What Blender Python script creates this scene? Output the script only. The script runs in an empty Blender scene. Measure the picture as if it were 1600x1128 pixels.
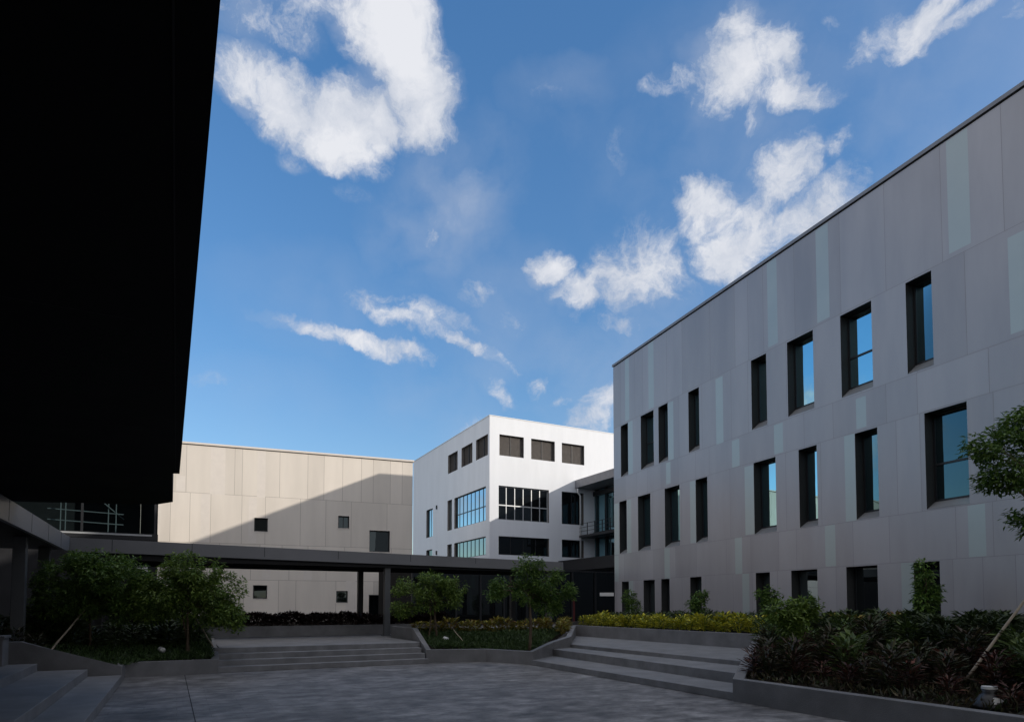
import bpy, bmesh, math, random
from mathutils import Vector, Matrix, noise as mnoise
R = math.radians
scene = bpy.context.scene
COL = scene.collection

# ------------------------------------------------------------------ camera
PITCH = R(2.5); F = 1000.0
cam_d = bpy.data.cameras.new('camera')
cam_d.sensor_width = 36.0; cam_d.lens = 22.5
cam_d.shift_y = (381.0 - F*math.tan(PITCH)) / 1600.0
cam_d.clip_end = 3000; cam_d.clip_start = 0.05
cam = bpy.data.objects.new('camera', cam_d); COL.objects.link(cam)
cam.location = (0, 0, 1.6); cam.rotation_euler = (R(90)+PITCH, 0, 0)
scene.camera = cam

# ------------------------------------------------------------------ light
scene.view_settings.view_transform = 'Standard'
scene.view_settings.look = 'None'
scene.view_settings.exposure = 0.48
scene.view_settings.gamma = 1.0
SUN_DIR = Vector((0.888, -0.333, 0.317)).normalized()
SUN_EL = math.asin(SUN_DIR.z); SUN_AZ = math.atan2(SUN_DIR.x, SUN_DIR.y)
sd = bpy.data.lights.new('sun', 'SUN'); sd.energy = 2.35; sd.angle = R(0.5); sd.color = (1.0, 0.93, 0.83)
so = bpy.data.objects.new('sun', sd); COL.objects.link(so)
so.rotation_euler = SUN_DIR.to_track_quat('Z', 'Y').to_euler(); so.location = (40, -20, 40)

SKY_STRENGTH = 0.15
world = bpy.data.worlds.new('World'); scene.world = world; world.use_nodes = True
nt = world.node_tree; nt.nodes.clear()
def N(t, kind, **kw):
    n = t.nodes.new(kind)
    for k, v in kw.items(): setattr(n, k, v)
    return n
def px_dir(x, y):
    fw = Vector((0, math.cos(PITCH), math.sin(PITCH))); up = Vector((0, -math.sin(PITCH), math.cos(PITCH)))
    cy = 945 - F*math.tan(PITCH)
    return fw + Vector((1, 0, 0))*((x-800)/F) - up*((y-cy)/F)
def build_world():
    t = nt; L = t.links.new
    out = N(t, 'ShaderNodeOutputWorld'); bg = N(t, 'ShaderNodeBackground'); bg.inputs['Strength'].default_value = SKY_STRENGTH
    L(bg.outputs[0], out.inputs[0])
    sky = N(t, 'ShaderNodeTexSky', sky_type='NISHITA', sun_disc=False)
    sky.sun_elevation = SUN_EL; sky.sun_rotation = SUN_AZ
    sky.air_density = 1.0; sky.dust_density = 1.0; sky.ozone_density = 2.0; sky.altitude = 0
    hs = N(t, 'ShaderNodeHueSaturation'); hs.inputs['Hue'].default_value = .508; hs.inputs['Saturation'].default_value = 1.52; hs.inputs['Value'].default_value = 1.3
    gm = N(t, 'ShaderNodeGamma'); gm.inputs['Gamma'].default_value = .72; L(sky.outputs[0], gm.inputs['Color'])
    L(gm.outputs[0], hs.inputs['Color'])
    tc = N(t, 'ShaderNodeTexCoord')
    nz = N(t, 'ShaderNodeTexNoise'); nz.inputs['Scale'].default_value = 9; nz.inputs['Detail'].default_value = 6; nz.inputs['Roughness'].default_value = .6
    L(tc.outputs['Generated'], nz.inputs['Vector'])
    sub = N(t, 'ShaderNodeVectorMath', operation='SUBTRACT'); sub.inputs[1].default_value = (.5, .5, .5); L(nz.outputs['Color'], sub.inputs[0])
    sc = N(t, 'ShaderNodeVectorMath', operation='SCALE'); sc.inputs['Scale'].default_value = .085; L(sub.outputs[0], sc.inputs[0])
    add = N(t, 'ShaderNodeVectorMath', operation='ADD'); L(tc.outputs['Generated'], add.inputs[0]); L(sc.outputs[0], add.inputs[1])
    acc = None; veil = None
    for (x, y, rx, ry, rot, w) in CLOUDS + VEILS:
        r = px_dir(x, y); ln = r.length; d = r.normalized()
        ex = Vector((0, 0, 1)).cross(d); ex = -ex.normalized() if ex.dot(Vector((1, 0, 0))) < 0 else ex.normalized()
        ey = ex.cross(d); ey = ey if ey.z > 0 else -ey
        a = R(-rot); c, s = math.cos(a), math.sin(a)
        fx = ex*c + ey*s; fy = -ex*s + ey*c; fz = fx.cross(fy)
        M = Matrix((fx, fy, fz)).transposed()
        mp = N(t, 'ShaderNodeMapping', vector_type='TEXTURE')
        mp.inputs['Location'].default_value = d; mp.inputs['Rotation'].default_value = M.to_euler('XYZ')
        mp.inputs['Scale'].default_value = (1.25*rx/F/ln, 1.25*ry/F/ln, 1.0)
        L(add.outputs[0], mp.inputs['Vector'])
        dt = N(t, 'ShaderNodeVectorMath', operation='DOT_PRODUCT'); L(mp.outputs[0], dt.inputs[0]); L(mp.outputs[0], dt.inputs[1])
        mr = N(t, 'ShaderNodeMapRange'); mr.inputs['From Min'].default_value = 0; mr.inputs['From Max'].default_value = 1
        mr.inputs['To Min'].default_value = w; mr.inputs['To Max'].default_value = 0; L(dt.outputs['Value'], mr.inputs['Value'])
        if (x, y, rx, ry, rot, w) in VEILS:
            if veil is None: veil = mr.outputs[0]
            else:
                m = N(t, 'ShaderNodeMath', operation='MAXIMUM'); L(veil, m.inputs[0]); L(mr.outputs[0], m.inputs[1]); veil = m.outputs[0]
            continue
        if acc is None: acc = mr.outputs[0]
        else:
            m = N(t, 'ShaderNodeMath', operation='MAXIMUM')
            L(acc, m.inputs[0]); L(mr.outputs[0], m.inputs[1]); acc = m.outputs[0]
    fb = N(t, 'ShaderNodeTexNoise'); fb.inputs['Scale'].default_value = 16; fb.inputs['Detail'].default_value = 9; fb.inputs['Roughness'].default_value = .68; fb.inputs['Distortion'].default_value = .25
    L(add.outputs[0], fb.inputs['Vector'])
    f1 = N(t, 'ShaderNodeMapRange'); f1.inputs['From Min'].default_value = .25; f1.inputs['From Max'].default_value = .75; f1.inputs['To Min'].default_value = -.68; f1.inputs['To Max'].default_value = .52
    L(fb.outputs['Fac'], f1.inputs['Value'])
    gate = N(t, 'ShaderNodeMapRange'); gate.inputs['From Min'].default_value = .02; gate.inputs['From Max'].default_value = .3; L(acc, gate.inputs['Value'])
    fm = N(t, 'ShaderNodeMath', operation='MULTIPLY'); L(f1.outputs[0], fm.inputs[0]); L(gate.outputs[0], fm.inputs[1])
    sm = N(t, 'ShaderNodeMath', operation='ADD'); L(acc, sm.inputs[0]); L(fm.outputs[0], sm.inputs[1])
    al = N(t, 'ShaderNodeMapRange', interpolation_type='SMOOTHSTEP'); al.inputs['From Min'].default_value = -.02; al.inputs['From Max'].default_value = .95; al.inputs['To Max'].default_value = .96
    L(sm.outputs[0], al.inputs['Value'])
    # soft veil round the clouds
    vn = N(t, 'ShaderNodeTexNoise'); vn.inputs['Scale'].default_value = 7; vn.inputs['Detail'].default_value = 5; L(add.outputs[0], vn.inputs['Vector'])
    vr = N(t, 'ShaderNodeMapRange'); vr.inputs['From Min'].default_value = .35; vr.inputs['From Max'].default_value = .7; vr.inputs['To Max'].default_value = .75; L(vn.outputs['Fac'], vr.inputs['Value'])
    vm = N(t, 'ShaderNodeMath', operation='MULTIPLY'); L(vr.outputs[0], vm.inputs[0])
    va = N(t, 'ShaderNodeMath', operation='MAXIMUM'); L(acc, va.inputs[0]); L(veil, va.inputs[1]); L(va.outputs[0], vm.inputs[1])
    am = N(t, 'ShaderNodeMath', operation='MAXIMUM'); L(al.outputs[0], am.inputs[0]); L(vm.outputs[0], am.inputs[1])
    # unseen broken cloud over and behind the viewer, added to whiten ambient light
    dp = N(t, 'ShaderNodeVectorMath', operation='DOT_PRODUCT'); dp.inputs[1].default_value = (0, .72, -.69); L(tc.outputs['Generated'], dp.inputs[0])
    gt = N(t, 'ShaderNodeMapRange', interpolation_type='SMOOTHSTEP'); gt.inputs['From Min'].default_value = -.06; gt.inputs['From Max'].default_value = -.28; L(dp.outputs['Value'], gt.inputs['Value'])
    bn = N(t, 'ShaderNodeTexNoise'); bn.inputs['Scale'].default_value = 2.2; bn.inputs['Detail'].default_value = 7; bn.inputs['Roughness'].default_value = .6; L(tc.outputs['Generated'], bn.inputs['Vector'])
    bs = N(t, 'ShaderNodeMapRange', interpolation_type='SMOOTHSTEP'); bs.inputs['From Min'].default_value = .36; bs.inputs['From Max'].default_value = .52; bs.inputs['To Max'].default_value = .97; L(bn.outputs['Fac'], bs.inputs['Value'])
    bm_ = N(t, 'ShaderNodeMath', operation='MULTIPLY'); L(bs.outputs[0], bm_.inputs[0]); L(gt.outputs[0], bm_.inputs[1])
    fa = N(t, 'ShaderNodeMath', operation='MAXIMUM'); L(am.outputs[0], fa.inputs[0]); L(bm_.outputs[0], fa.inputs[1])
    c2 = N(t, 'ShaderNodeMix', data_type='RGBA'); c2.inputs['B'].default_value = CLOUD_FILL; L(bm_.outputs[0], c2.inputs['Factor'])
    # brighter, whiter cores and bluish thinner cloud
    cr = N(t, 'ShaderNodeMapRange'); cr.inputs['From Min'].default_value = .35; cr.inputs['From Max'].default_value = 1.35
    sn = N(t, 'ShaderNodeTexNoise'); sn.inputs['Scale'].default_value = 11; sn.inputs['Detail'].default_value = 4; L(tc.outputs['Generated'], sn.inputs['Vector'])
    sa = N(t, 'ShaderNodeMath', operation='MULTIPLY_ADD'); sa.inputs[1].default_value = 2.2; sa.inputs[2].default_value = -1.05; L(sn.outputs['Fac'], sa.inputs[0])
    sb = N(t, 'ShaderNodeMath', operation='ADD'); L(sa.outputs[0], sb.inputs[0]); L(sm.outputs[0], sb.inputs[1]); L(sb.outputs[0], cr.inputs['Value'])
    cc = N(t, 'ShaderNodeMix', data_type='RGBA'); cc.inputs['A'].default_value = CLOUD_THIN; cc.inputs['B'].default_value = CLOUD_CORE
    L(cr.outputs[0], cc.inputs['Factor'])
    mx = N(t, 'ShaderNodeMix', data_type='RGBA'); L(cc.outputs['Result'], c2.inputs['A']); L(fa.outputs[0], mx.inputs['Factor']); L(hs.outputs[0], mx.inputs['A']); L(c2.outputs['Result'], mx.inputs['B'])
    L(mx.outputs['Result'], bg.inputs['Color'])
CLOUD_FILL = (4.3, 4.25, 4.4, 1)
CLOUD_THIN = (2.5, 2.75, 3.25, 1); CLOUD_CORE = (4.0, 4.05, 4.25, 1)
CLOUDS = [
 (600,30,85,75,30,1.25),(645,115,80,60,40,1.25),(672,165,48,45,60,1.2),(375,115,60,40,25,1.0),(440,165,85,45,38,1.25),(520,220,78,45,10,1.25),
 (590,170,88,45,-15,1.15),(545,200,65,42,0,1.15),(635,185,55,38,20,1.1),(410,35,85,40,10,.55),(470,10,60,30,0,.5),(545,245,40,25,0,.6),(460,250,30,25,0,.35),
 (680,350,80,26,-40,.36),(735,290,40,35,-50,.28),(640,395,40,14,-35,.25),(550,310,30,14,0,.25),
 (1135,120,85,55,10,.95),(1150,65,42,42,50,.9),(1205,100,50,40,45,.85),(1225,152,75,28,15,.9),(1055,130,62,18,-5,.65),(1178,195,20,30,0,.55),(1270,158,25,10,0,.5),
 (1140,330,85,42,25,.95),(1225,275,62,45,-30,1.0),(1165,385,70,40,-10,1.0),(1275,330,80,34,-32,.95),(1080,305,32,30,40,.8),(1310,222,26,24,-50,.5),(1120,350,60,30,30,.8),
 (990,425,82,72,-20,1.0),(905,465,56,32,0,.95),(853,424,34,27,10,.95),(950,462,50,32,0,.8),(970,510,45,16,12,.55),(1005,375,40,25,0,.4),(1060,445,40,30,30,.35),(885,490,25,25,0,.4),
 (1440,35,70,40,-35,.9),(1375,60,52,30,-20,.6),(1520,10,80,22,-8,.8),(1590,30,30,20,0,.4),(1305,38,16,10,0,.35),
 (540,528,130,15,9,.8),(610,545,90,12,9,.7),(610,500,75,16,18,.65),(655,500,60,12,20,.55),(720,540,95,11,22,.6),(770,560,60,9,20,.45),(590,475,40,16,15,.4),(690,505,60,20,15,.35),
 (935,640,55,30,-30,.9),(890,628,30,14,0,.4),(845,607,20,20,20,.65),(780,607,40,13,50,.45),(745,660,40,14,-10,.6),
 (745,455,40,28,-20,.28),(800,500,25,20,-20,.25),(870,150,45,22,-10,.22),(970,240,18,30,0,.22),(330,590,40,14,0,.25),(880,545,40,14,10,.25),
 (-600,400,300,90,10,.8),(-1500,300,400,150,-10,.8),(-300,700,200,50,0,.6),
]
VEILS = [(690,330,130,90,-45,.85),(1330,200,330,220,-20,.38),(760,450,160,80,10,.32),(1000,560,260,110,-10,.42),(640,520,260,80,12,.28),(800,620,240,60,0,.4),(1150,240,230,190,0,.35),(880,160,90,60,0,.35),(420,620,200,60,0,.15)]
build_world()

# ------------------------------------------------------------------ frames
TW = math.atan2(1000, 1923); TR = math.atan2(386, 1000)
aW = Vector((math.cos(TW), math.sin(TW), 0)); bW = Vector((-aW.y, aW.x, 0))
def w(a, b, z=0.0): return aW*a + bW*b + Vector((0, 0, z))

# ------------------------------------------------------------------ helpers
class MB:
    def __init__(s): s.v = []; s.f = []; s.m = []; s.mi = 0
    def quad(s, *p, m=None):
        i = len(s.v); s.v += [tuple(q) for q in p]; s.f.append(tuple(range(i, i+len(p)))); s.m.append(s.mi if m is None else m)
    def box(s, x0, x1, y0, y1, z0, z1, m=None):
        i = len(s.v)
        s.v += [(x0,y0,z0),(x1,y0,z0),(x1,y1,z0),(x0,y1,z0),(x0,y0,z1),(x1,y0,z1),(x1,y1,z1),(x0,y1,z1)]
        for q in ((3,2,1,0),(4,5,6,7),(0,1,5,4),(1,2,6,5),(2,3,7,6),(3,0,4,7)):
            s.f.append(tuple(i+k for k in q)); s.m.append(s.mi if m is None else m)
    def prism(s, pts, z0, z1, m=None):
        """pts counter-clockwise (x,y); z0, z1 numbers or per-vertex lists"""
        n = len(pts); i = len(s.v)
        zb = z0 if isinstance(z0, (list, tuple)) else [z0]*n; zt = z1 if isinstance(z1, (list, tuple)) else [z1]*n
        s.v += [(p[0],p[1],zb[k]) for k, p in enumerate(pts)] + [(p[0],p[1],zt[k]) for k, p in enumerate(pts)]
        mm = s.mi if m is None else m
        s.f.append(tuple(i+k for k in reversed(range(n)))); s.m.append(mm)
        s.f.append(tuple(i+n+k for k in range(n))); s.m.append(mm)
        for k in range(n):
            l = (k+1) % n; s.f.append((i+k, i+l, i+n+l, i+n+k)); s.m.append(mm)
    def tube(s, pts, radii, seg=8, cap=True, m=None):
        pts = [Vector(p) for p in pts]; rings = []; mm = s.mi if m is None else m
        for k, p in enumerate(pts):
            d = (pts[min(k+1, len(pts)-1)] - pts[max(k-1, 0)]).normalized()
            u = d.cross(Vector((0, 1, .13))); u = u.normalized() if u.length > .05 else d.cross(Vector((1, 0, 0))).normalized()
            v = d.cross(u); r = radii[k] if isinstance(radii, (list, tuple)) else radii
            i = len(s.v)
            for j in range(seg):
                t = 2*math.pi*j/seg; s.v.append(tuple(p + (u*math.cos(t)+v*math.sin(t))*r))
            rings.append(i)
        for a, b in zip(rings, rings[1:]):
            for j in range(seg):
                l = (j+1) % seg; s.f.append((a+j, a+l, b+l, b+j)); s.m.append(mm)
        if cap:
            s.f.append(tuple(rings[0]+j for j in reversed(range(seg)))); s.m.append(mm)
            s.f.append(tuple(rings[-1]+j for j in range(seg))); s.m.append(mm)
    def build(s, name, mats, parent=None, loc=None, rotz=None, smooth=False):
        me = bpy.data.meshes.new(name); me.from_pydata(s.v, [], s.f)
        if not isinstance(mats, (list, tuple)): mats = [mats]
        for q in mats: me.materials.append(q)
        me.polygons.foreach_set('material_index', [min(k, len(mats)-1) for k in s.m])
        if smooth: me.polygons.foreach_set('use_smooth', [True]*len(me.polygons))
        me.update()
        o = bpy.data.objects.new(name, me); COL.objects.link(o)
        if parent: o.parent = parent
        if loc is not None: o.location = loc
        if rotz is not None: o.rotation_euler = (0, 0, rotz)
        return o
def tag(o, label, cat, group=None, kind=None):
    if label: o['label'] = label
    if cat: o['category'] = cat
    if group: o['group'] = group
    if kind: o['kind'] = kind
    return o
def structure(o): o['kind'] = 'structure'; return o
def empty(name, loc, rotz=0.0):
    e = bpy.data.objects.new(name, None); COL.objects.link(e); e.location = loc; e.rotation_euler = (0, 0, rotz); e.empty_display_size = .2
    return e
def copy_tree(o, parent=None):
    c = o.copy(); COL.objects.link(c)
    if parent: c.parent = parent
    for ch in list(o.children): copy_tree(ch, c)
    return c
def bevel(o, wd=.01, seg=2):
    m = o.modifiers.new('bevel', 'BEVEL'); m.width = wd; m.segments = seg; m.limit_method = 'ANGLE'; return o

# ------------------------------------------------------------------ materials
def mat(name, col, rough=.6, metal=0.0, spec=.5, var=0.0, vscale=3.0, bump=0.0, bscale=40.0, stretch=None, coords='Object', detail=5):
    m = bpy.data.materials.new(name); m.use_nodes = True; t = m.node_tree; L = t.links.new
    b = t.nodes['Principled BSDF']; b.inputs['Base Color'].default_value = (*col, 1); b.inputs['Roughness'].default_value = rough
    b.inputs['Metallic'].default_value = metal; b.inputs['Specular IOR Level'].default_value = spec
    if var or bump:
        tc = N(t, 'ShaderNodeTexCoord'); src = tc.outputs[coords]
        if stretch:
            mp = N(t, 'ShaderNodeMapping'); mp.inputs['Scale'].default_value = stretch; L(src, mp.inputs['Vector']); src = mp.outputs[0]
    if var:
        n = N(t, 'ShaderNodeTexNoise'); n.inputs['Scale'].default_value = vscale; n.inputs['Detail'].default_value = detail; n.inputs['Roughness'].default_value = .6; L(src, n.inputs['Vector'])
        r = N(t, 'ShaderNodeMapRange'); r.inputs['From Min'].default_value = .3; r.inputs['From Max'].default_value = .7; r.inputs['To Min'].default_value = 1-var; r.inputs['To Max'].default_value = 1+var
        L(n.outputs['Fac'], r.inputs['Value'])
        mm = N(t, 'ShaderNodeVectorMath', operation='SCALE'); mm.inputs[0].default_value = col; L(r.outputs[0], mm.inputs['Scale']); L(mm.outputs[0], b.inputs['Base Color'])
        r2 = N(t, 'ShaderNodeMapRange'); r2.inputs['To Min'].default_value = max(0, rough-.1); r2.inputs['To Max'].default_value = min(1, rough+.1); L(n.outputs['Fac'], r2.inputs['Value']); L(r2.outputs[0], b.inputs['Roughness'])
    if bump:
        n2 = N(t, 'ShaderNodeTexNoise'); n2.inputs['Scale'].default_value = bscale; n2.inputs['Detail'].default_value = 6; L(src, n2.inputs['Vector'])
        bp = N(t, 'ShaderNodeBump'); bp.inputs['Strength'].default_value = bump; bp.inputs['Distance'].default_value = .02; L(n2.outputs['Fac'], bp.inputs['Height']); L(bp.outputs[0], b.inputs['Normal'])
    return m
def glass_mat(name, tint, fac, inner, rough=.01, wob=.0):
    """coated facade glass: mirror coat over a dark room"""
    m = bpy.data.materials.new(name); m.use_nodes = True; t = m.node_tree; L = t.links.new
    t.nodes.remove(t.nodes['Principled BSDF']); out = t.nodes['Material Output']
    g = N(t, 'ShaderNodeBsdfGlossy'); g.inputs['Color'].default_value = (*tint, 1); g.inputs['Roughness'].default_value = rough
    d = N(t, 'ShaderNodeBsdfDiffuse'); d.inputs['Color'].default_value = (*inner, 1)
    mx = N(t, 'ShaderNodeMixShader'); fr = N(t, 'ShaderNodeFresnel'); fr.inputs['IOR'].default_value = 1.5
    ad = N(t, 'ShaderNodeMath', operation='ADD'); ad.use_clamp = True; ad.inputs[1].default_value = fac; L(fr.outputs[0], ad.inputs[0]); L(ad.outputs[0], mx.inputs[0])
    L(d.outputs[0], mx.inputs[1]); L(g.outputs[0], mx.inputs[2]); L(mx.outputs[0], out.inputs[0])
    if wob:
        tc = N(t, 'ShaderNodeTexCoord'); n = N(t, 'ShaderNodeTexNoise'); n.inputs['Scale'].default_value = .7; L(tc.outputs['Object'], n.inputs['Vector'])
        bp = N(t, 'ShaderNodeBump'); bp.inputs['Strength'].default_value = wob; bp.inputs['Distance'].default_value = .02; L(n.outputs['Fac'], bp.inputs['Height']); L(bp.outputs[0], g.inputs['Normal'])
    return m
def clear_glass(name, tint, fac):
    m = bpy.data.materials.new(name); m.use_nodes = True; t = m.node_tree; L = t.links.new
    t.nodes.remove(t.nodes['Principled BSDF']); out = t.nodes['Material Output']
    g = N(t, 'ShaderNodeBsdfGlossy'); g.inputs['Color'].default_value = (.8, .9, .95, 1); g.inputs['Roughness'].default_value = .01
    d = N(t, 'ShaderNodeBsdfTransparent'); d.inputs['Color'].default_value = (*tint, 1)
    mx = N(t, 'ShaderNodeMixShader'); mx.inputs[0].default_value = fac; L(d.outputs[0], mx.inputs[1]); L(g.outputs[0], mx.inputs[2]); L(mx.outputs[0], out.inputs[0])
    return m
def leaf_mat(name, cols, rough=.5, trans=.25):
    m = bpy.data.materials.new(name); m.use_nodes = True; t = m.node_tree; L = t.links.new
    b = t.nodes['Principled BSDF']; b.inputs['Roughness'].default_value = rough; b.inputs['Specular IOR Level'].default_value = .35
    g = N(t, 'ShaderNodeNewGeometry'); cr = N(t, 'ShaderNodeValToRGB'); L(g.outputs['Random Per Island'], cr.inputs[0])
    el = cr.color_ramp.elements
    while len(el) < len(cols): el.new(.5)
    for k, c in enumerate(cols): el[k].position = k/(len(cols)-1); el[k].color = (*c, 1)
    L(cr.outputs[0], b.inputs['Base Color'])
    tr = N(t, 'ShaderNodeBsdfTranslucent'); L(cr.outputs[0], tr.inputs['Color'])
    mx = N(t, 'ShaderNodeMixShader'); mx.inputs[0].default_value = trans; L(b.outputs[0], mx.inputs[1]); L(tr.outputs[0], mx.inputs[2]); L(mx.outputs[0], t.nodes['Material Output'].inputs[0])
    return m
def paving_mat():
    m = bpy.data.materials.new('plaza_paving'); m.use_nodes = True; t = m.node_tree; L = t.links.new
    b = t.nodes['Principled BSDF']; tc = N(t, 'ShaderNodeTexCoord')
    mp = N(t, 'ShaderNodeMapping'); mp.inputs['Rotation'].default_value = (0, 0, -TW); L(tc.outputs['Object'], mp.inputs['Vector'])
    br = N(t, 'ShaderNodeTexBrick'); br.inputs['Scale'].default_value = 1.0; br.inputs['Brick Width'].default_value = .9; br.inputs['Row Height'].default_value = .3; br.inputs['Mortar Size'].default_value = .006
    br.inputs['Color1'].default_value = (.49, .485, .49, 1); br.inputs['Color2'].default_value = (.54, .54, .54, 1); br.inputs['Mortar'].default_value = (.42, .42, .42, 1); L(mp.outputs[0], br.inputs['Vector'])
    n1 = N(t, 'ShaderNodeTexNoise'); n1.inputs['Scale'].default_value = .8; n1.inputs['Detail'].default_value = 8; n1.inputs['Roughness'].default_value = .65; L(mp.outputs[0], n1.inputs['Vector'])
    st = N(t, 'ShaderNodeMapping'); st.inputs['Scale'].default_value = (1.5, 2.3, 1); L(mp.outputs[0], st.inputs['Vector'])
    n2 = N(t, 'ShaderNodeTexNoise'); n2.inputs['Scale'].default_value = 1.5; n2.inputs['Detail'].default_value = 7; n2.inputs['Roughness'].default_value = .7; L(st.outputs[0], n2.inputs['Vector'])
    r1 = N(t, 'ShaderNodeMapRange'); r1.inputs['From Min'].default_value = .3; r1.inputs['From Max'].default_value = .72; r1.inputs['To Min'].default_value = .5; r1.inputs['To Max'].default_value = 1.55; L(n1.outputs['Fac'], r1.inputs['Value'])
    r2 = N(t, 'ShaderNodeMapRange'); r2.inputs['From Min'].default_value = .35; r2.inputs['From Max'].default_value = .75; r2.inputs['To Min'].default_value = .5; r2.inputs['To Max'].default_value = 2.4; L(n2.outputs['Fac'], r2.inputs['Value'])
    mu = N(t, 'ShaderNodeMath', operation='MULTIPLY'); L(r1.outputs[0], mu.inputs[0]); L(r2.outputs[0], mu.inputs[1])
    base = N(t, 'ShaderNodeMix', data_type='RGBA', blend_type='MULTIPLY'); base.inputs['Factor'].default_value = 1; base.inputs['A'].default_value = (*PAVE, 1); L(br.outputs['Color'], base.inputs['B'])
    sc = N(t, 'ShaderNodeVectorMath', operation='SCALE'); L(base.outputs['Result'], sc.inputs[0]); L(mu.outputs[0], sc.inputs['Scale']); L(sc.outputs[0], b.inputs['Base Color'])
    rr = N(t, 'ShaderNodeMapRange'); rr.inputs['To Min'].default_value = .45; rr.inputs['To Max'].default_value = .8; L(n2.outputs['Fac'], rr.inputs['Value']); L(rr.outputs[0], b.inputs['Roughness'])
    b.inputs['Specular IOR Level'].default_value = .35
    bp = N(t, 'ShaderNodeBump'); bp.inputs['Strength'].default_value = .5; bp.inputs['Distance'].default_value = .01; L(n2.outputs['Fac'], bp.inputs['Height'])
    b2 = N(t, 'ShaderNodeBump'); b2.inputs['Strength'].default_value = .6; b2.inputs['Distance'].default_value = .006; L(br.outputs['Fac'], b2.inputs['Height']); b2.invert = True; L(bp.outputs[0], b2.inputs['Normal']); L(b2.outputs[0], b.inputs['Normal'])
    return m
PAVE = (.25, .245, .245)
M = {}
M['paving'] = paving_mat()
M['stone'] = mat('granite_step', (.19, .19, .195), .6, spec=.35, var=.25, vscale=2.2, bump=.3, bscale=60)
M['stone_wall'] = mat('granite_wall', (.17, .17, .175), .6, spec=.35, var=.25, vscale=1.6, bump=.4, bscale=70)
M['joint'] = mat('stone_joint', (.02, .02, .022), .9)
M['soil'] = mat('soil', (.018, .014, .01), .95, spec=.1, var=.4, vscale=6, bump=.8, bscale=25)
M['earth'] = mat('ground', (.05, .055, .05), .9, var=.3, vscale=.3)
PW = (.362, .343, .352)
def tone(c, k): return tuple(x*k for x in c)
M['pw1'] = mat('panel_grey_1', PW, .36, metal=.3, spec=.5, var=.09, vscale=.6, stretch=(1.6,1.6,.3))
M['pw2'] = mat('panel_grey_2', tone(PW, .94), .36, metal=.3, spec=.5, var=.09, vscale=.6, stretch=(1.6,1.6,.3))
M['pw3'] = mat('panel_grey_3', tone(PW, 1.05), .36, metal=.3, spec=.5, var=.09, vscale=.6, stretch=(1.6,1.6,.3))
M['pale'] = mat('panel_pale', (.40, .44, .43), .34, metal=.3, spec=.5, var=.05, vscale=.5)
M['seam'] = mat('panel_seam', (.26, .247, .255), .8)
M['reveal'] = mat('dark_reveal', (.03, .029, .028), .5, spec=.4, var=.1)
M['frame'] = mat('dark_frame', (.02, .021, .024), .4, spec=.4)
M['sill'] = mat('sill_metal', (.20, .20, .205), .4, var=.08)
M['coping'] = mat('coping_metal', (.2, .2, .22), .35, spec=.5, var=.1)
M['dark'] = mat('shadow_gap', (.01, .01, .012), .8)
M['glass'] = glass_mat('coated_glass', (.37, .62, .68), .09, (.01, .016, .018), wob=.35)
M['glassx'] = glass_mat('mid_blue_glass', (.42, .58, .68), .03, (.012, .016, .018), wob=.1)
M['glassw'] = glass_mat('pale_blue_glass', (.27, .34, .36), .03, (.012, .016, .018), wob=.1)
M['glassdk'] = glass_mat('dark_glass', (.7, .85, .9), .02, (.006, .007, .008), wob=.1)
BG = (.69, .628, .553)
M['bg1'] = mat('beige_1', BG, .5, spec=.3, var=.06, vscale=.7, stretch=(1.6,1.6,.3))
M['bg2'] = mat('beige_2', tone(BG, .95), .5, spec=.3, var=.06, vscale=.7, stretch=(1.6,1.6,.3))
M['bg3'] = mat('beige_3', tone(BG, 1.04), .5, spec=.3, var=.06, vscale=.7, stretch=(1.6,1.6,.3))
M['bgpale'] = mat('beige_pale', (.70, .64, .575), .5, spec=.3, var=.04)
M['bgseam'] = mat('beige_seam', (.33, .285, .245), .8)
M['white'] = mat('white_render', (.74, .755, .785), .7, spec=.2, var=.05, vscale=.6, bump=.05, bscale=30, stretch=(1.6,1.6,.3))
M['whitetrim'] = mat('white_trim', (.72, .72, .72), .5)
M['louvre'] = mat('louvre_grey', (.16, .145, .135), .6, var=.15, vscale=4)
M['alu'] = mat('aluminium', (.45, .46, .47), .35, metal=.3)
M['canopy'] = mat('canopy_fascia', (.175, .176, .185), .42, spec=.4, var=.1, vscale=.7)
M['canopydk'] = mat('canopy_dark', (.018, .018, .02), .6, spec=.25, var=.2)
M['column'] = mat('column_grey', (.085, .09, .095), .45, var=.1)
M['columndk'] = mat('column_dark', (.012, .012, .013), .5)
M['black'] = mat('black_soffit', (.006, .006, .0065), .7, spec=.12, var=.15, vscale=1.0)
M['bark'] = mat('bark', (.10, .075, .052), .85, spec=.1, var=.35, vscale=9, bump=.6, bscale=30)
M['bamboo'] = mat('stake_wood', (.30, .25, .185), .7, var=.25, vscale=8)
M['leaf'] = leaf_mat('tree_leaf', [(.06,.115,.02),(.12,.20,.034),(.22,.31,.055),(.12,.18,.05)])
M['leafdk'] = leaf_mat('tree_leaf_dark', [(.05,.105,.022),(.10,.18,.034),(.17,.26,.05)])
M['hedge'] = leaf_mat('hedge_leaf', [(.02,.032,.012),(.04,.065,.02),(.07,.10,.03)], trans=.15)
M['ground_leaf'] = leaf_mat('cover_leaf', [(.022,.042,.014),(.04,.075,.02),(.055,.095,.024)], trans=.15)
M['yellow'] = leaf_mat('yellow_leaf', [(.24,.28,.03),(.52,.48,.04),(.64,.56,.05),(.18,.24,.03),(.06,.10,.02)], trans=.2)
M['croton'] = leaf_mat('croton_leaf', [(.18,.19,.035),(.32,.25,.035),(.10,.14,.03),(.22,.085,.03)], trans=.2)
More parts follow.
